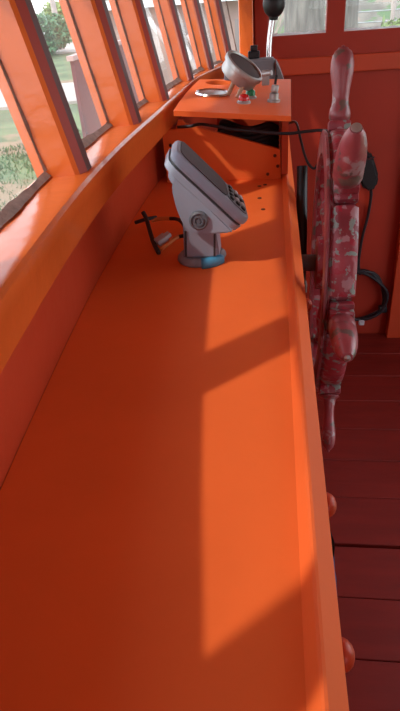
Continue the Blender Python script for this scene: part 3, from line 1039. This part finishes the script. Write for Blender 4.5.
bush('low green shrub growing in front of the maroon barrier', (-1.34, 3.70, 0.02), (0.20, 0.22, 0.62), 0.030, 1800, M_leaf)

for k, (x, y, top_, rad, lean, lab) in enumerate(((-11.0, 32.5, 9, 0.15, 0.3, 'pale slender tree trunk nearest the rounded green bush'), (-10.2, 33.5, 9, 0.14, 0.2, 'pale slender tree trunk just right of the first one'))):
    t = thing('pale_tree', lab, 'tree', (x, y, GZ), (0, 0, 0), 'pale slender trunks far off')
    bm = bmesh.new()
    tube(bm, [(x, y, GZ - 0.05), (x - lean * 0.2, y, 1.5), (x - lean * 0.6, y + 0.2, 4), (x - lean, y, top_)], lambda s: rad * (1.1 - 0.6 * s), 10, 5)
    obj('trunk', bm, M_palebark, t, 0)
    bm = bmesh.new()
    leaves(bm, 300, (x - lean, y, top_ + 0.3), (0.36, 0.36, 0.9), 0.16)
    obj('crown', bm, M_leaf, t)

# maroon boarded barrier
br = thing('boarded_barrier', 'faded maroon boarded barrier standing outside beyond the front windows', 'barrier', (-1.3, 4.7, GZ))
bm = bmesh.new()
prism(bm, [(-1.300, 4.02), (-1.215, 5.6), (-1.240, 5.605), (-1.325, 4.025)], 'z', GZ - 0.05, 1.065)
obj('board_face', bm, M_maroonboard, br)
bm = bmesh.new()
prism(bm, [(-1.290, 3.99), (-1.205, 5.62), (-1.25, 5.625), (-1.335, 3.995)], 'z', 1.066, 1.095)
obj('cap_rail', bm, mat('pale_cap', (0.46, 0.30, 0.27), 0.7, var=0.2), br)  # cap rail coloured paler than the boards

# low pinkish building with a white fascia
bd = thing('building', 'low weathered pinkish building with a white fascia beyond the front windows', 'building', (-2.2, 16.8, GZ))
bm = bmesh.new()
box(bm, -4.15, 0.2, 15.5, 20, GZ - 0.05, 1.12)
obj('wall', bm, M_pinkwall, bd)
bm = bmesh.new()
box(bm, -4.35, 0.35, 15.25, 15.35, 1.13, 1.33)
box(bm, -4.35, 0.35, 15.22, 15.36, 1.375, 1.42)
obj('fascia', bm, M_whitewood, bd)
bm = bmesh.new()
prism(bm, [(15.36, 1.30), (20.2, 1.30), (20.2, 1.45), (17.8, 2.6), (15.36, 1.46)], 'x', -4.3, 0.3)
obj('roof', bm, M_roofout, bd)
for k in range(3):
    x0 = -3.5 + 1.3 * k
    bm = bmesh.new()
    box(bm, x0, x0 + 0.55, 15.46, 15.499, -0.2, 0.75)
    wd = obj('window', bm, mat('dim_window', (0.22, 0.18, 0.17), 0.3), bd)
# stacked driftwood against the building
for k, (xa, za, xb, zb, rr, lab) in enumerate(((-2.9, 0.9, -1.8, -0.7, 0.09, 'leftmost leaning bleached log against the pinkish building'), (-2.4, 0.75, -1.55, -0.75, 0.08, 'middle leaning bleached log against the pinkish building'),
                                      (-2.0, 0.5, -1.35, -0.75, 0.07, 'rightmost leaning bleached log against the pinkish building'))):
    bm = bmesh.new()
    tube(bm, [(xa, 15.1, za), ((xa + xb) / 2 + 0.1, 14.7, (za + zb) / 2), (xb, 14.3, zb)], lambda s: rr * (0.7 + 0.4 * s), 8, 4)
    tag(obj('log', bm, M_palebark, None, 0), lab, 'log', 'bleached logs by the building')

# trees, wire fence and bank seen through the far windows
def trunk(x, y, z0, r, label, lean=0.0):
    t = thing('tree', label, 'tree', (x, y, z0))
    bm = bmesh.new()
    seg, lv = 26, 22
    rings = []
    for j in range(lv + 1):
        z = z0 - 0.1 + 4.2 * j / lv
        ring = []
        for i in range(seg):
            a = 2 * PI * i / seg
            rr = r * (1.25 - 0.10 * j / lv * 2 if j > 1 else 1.4) * (1 + 0.07 * math.sin(5 * a + 0.4 * j) + 0.04 * math.sin(9 * a - 0.7 * j))
            ring.append(bm.verts.new((x + lean * j / lv + rr * math.cos(a), y + rr * math.sin(a), z)))
        rings.append(ring)
    for a, b in zip(rings, rings[1:]):
        for i in range(seg):
            bm.faces.new((a[i], a[(i + 1) % seg], b[(i + 1) % seg], b[i]))
    bm.faces.new(list(reversed(rings[0]))); bm.faces.new(rings[-1])
    obj('trunk', bm, M_bark, t, 0)
    bm = bmesh.new()
    sg_ = -1 if x < 0.4 else 1
    leaves(bm, 1200, (x + 0.65 * sg_, y + 0.65 * sg_, z0 + 4.9), (0.95, 0.95, 0.9), 0.14)
    obj('crown', bm, M_leaf, t)
trunk(0.262, 5.4, GZ, 0.135, 'thick grey barked tree seen through the left far window')
trunk(0.64, 6.0, GZ, 0.10, 'grey barked tree beside the mullion in the right far window')
fe = thing('wire_fence', 'wire fence with a pale wooden post on the bank beyond the right far window', 'fence', (1.2, 8.6, -0.1))
bm = bmesh.new()
for z in (1.24, 1.15, 1.02, 0.9):
    tube(bm, [(0.3, 8.6, z), (1.4, 8.6, z - 0.01), (2.6, 8.6, z)], 0.008, 6, 3)
obj('wires', bm, M_metal, fe, 0)
for xx in (1.52, 2.5):
    bm = bmesh.new()
    tube(bm, [(xx, 8.6, -0.2), (xx, 8.6, 0.6), (xx, 8.6, 1.5)], 0.028, 10, 2)
    obj('post', bm, M_palebark, fe, 0)
bush('low leafy weeds on the bank beyond the right far window', (1.48, 7.6, 0.75), (0.35, 0.3, 0.28), 0.05, 700, M_leaf2)

# grass growing near the boat
bm = bmesh.new()
for _ in range(9000):
    x = random.uniform(-7.5, -2.2); y = random.uniform(3.5, 11.5)
    if math.sin(x * 1.1 + 1) * math.cos(y * 0.8) < -0.35:
        continue
    h = random.uniform(0.04, 0.10)
    a = random.random() * 6.28
    dx, dy = 0.02 * math.cos(a), 0.02 * math.sin(a)
    l = random.uniform(-0.06, 0.06)
    bm.faces.new((bm.verts.new((x - dx, y - dy, GZ)), bm.verts.new((x + dx, y + dy, GZ)), bm.verts.new((x + l, y + l * 0.7, GZ + h))))
go2 = obj('grass', bm, M_grass)
tag(go2, 'short green grass growing on the ground outside the nearest window', 'grass', kind='stuff')
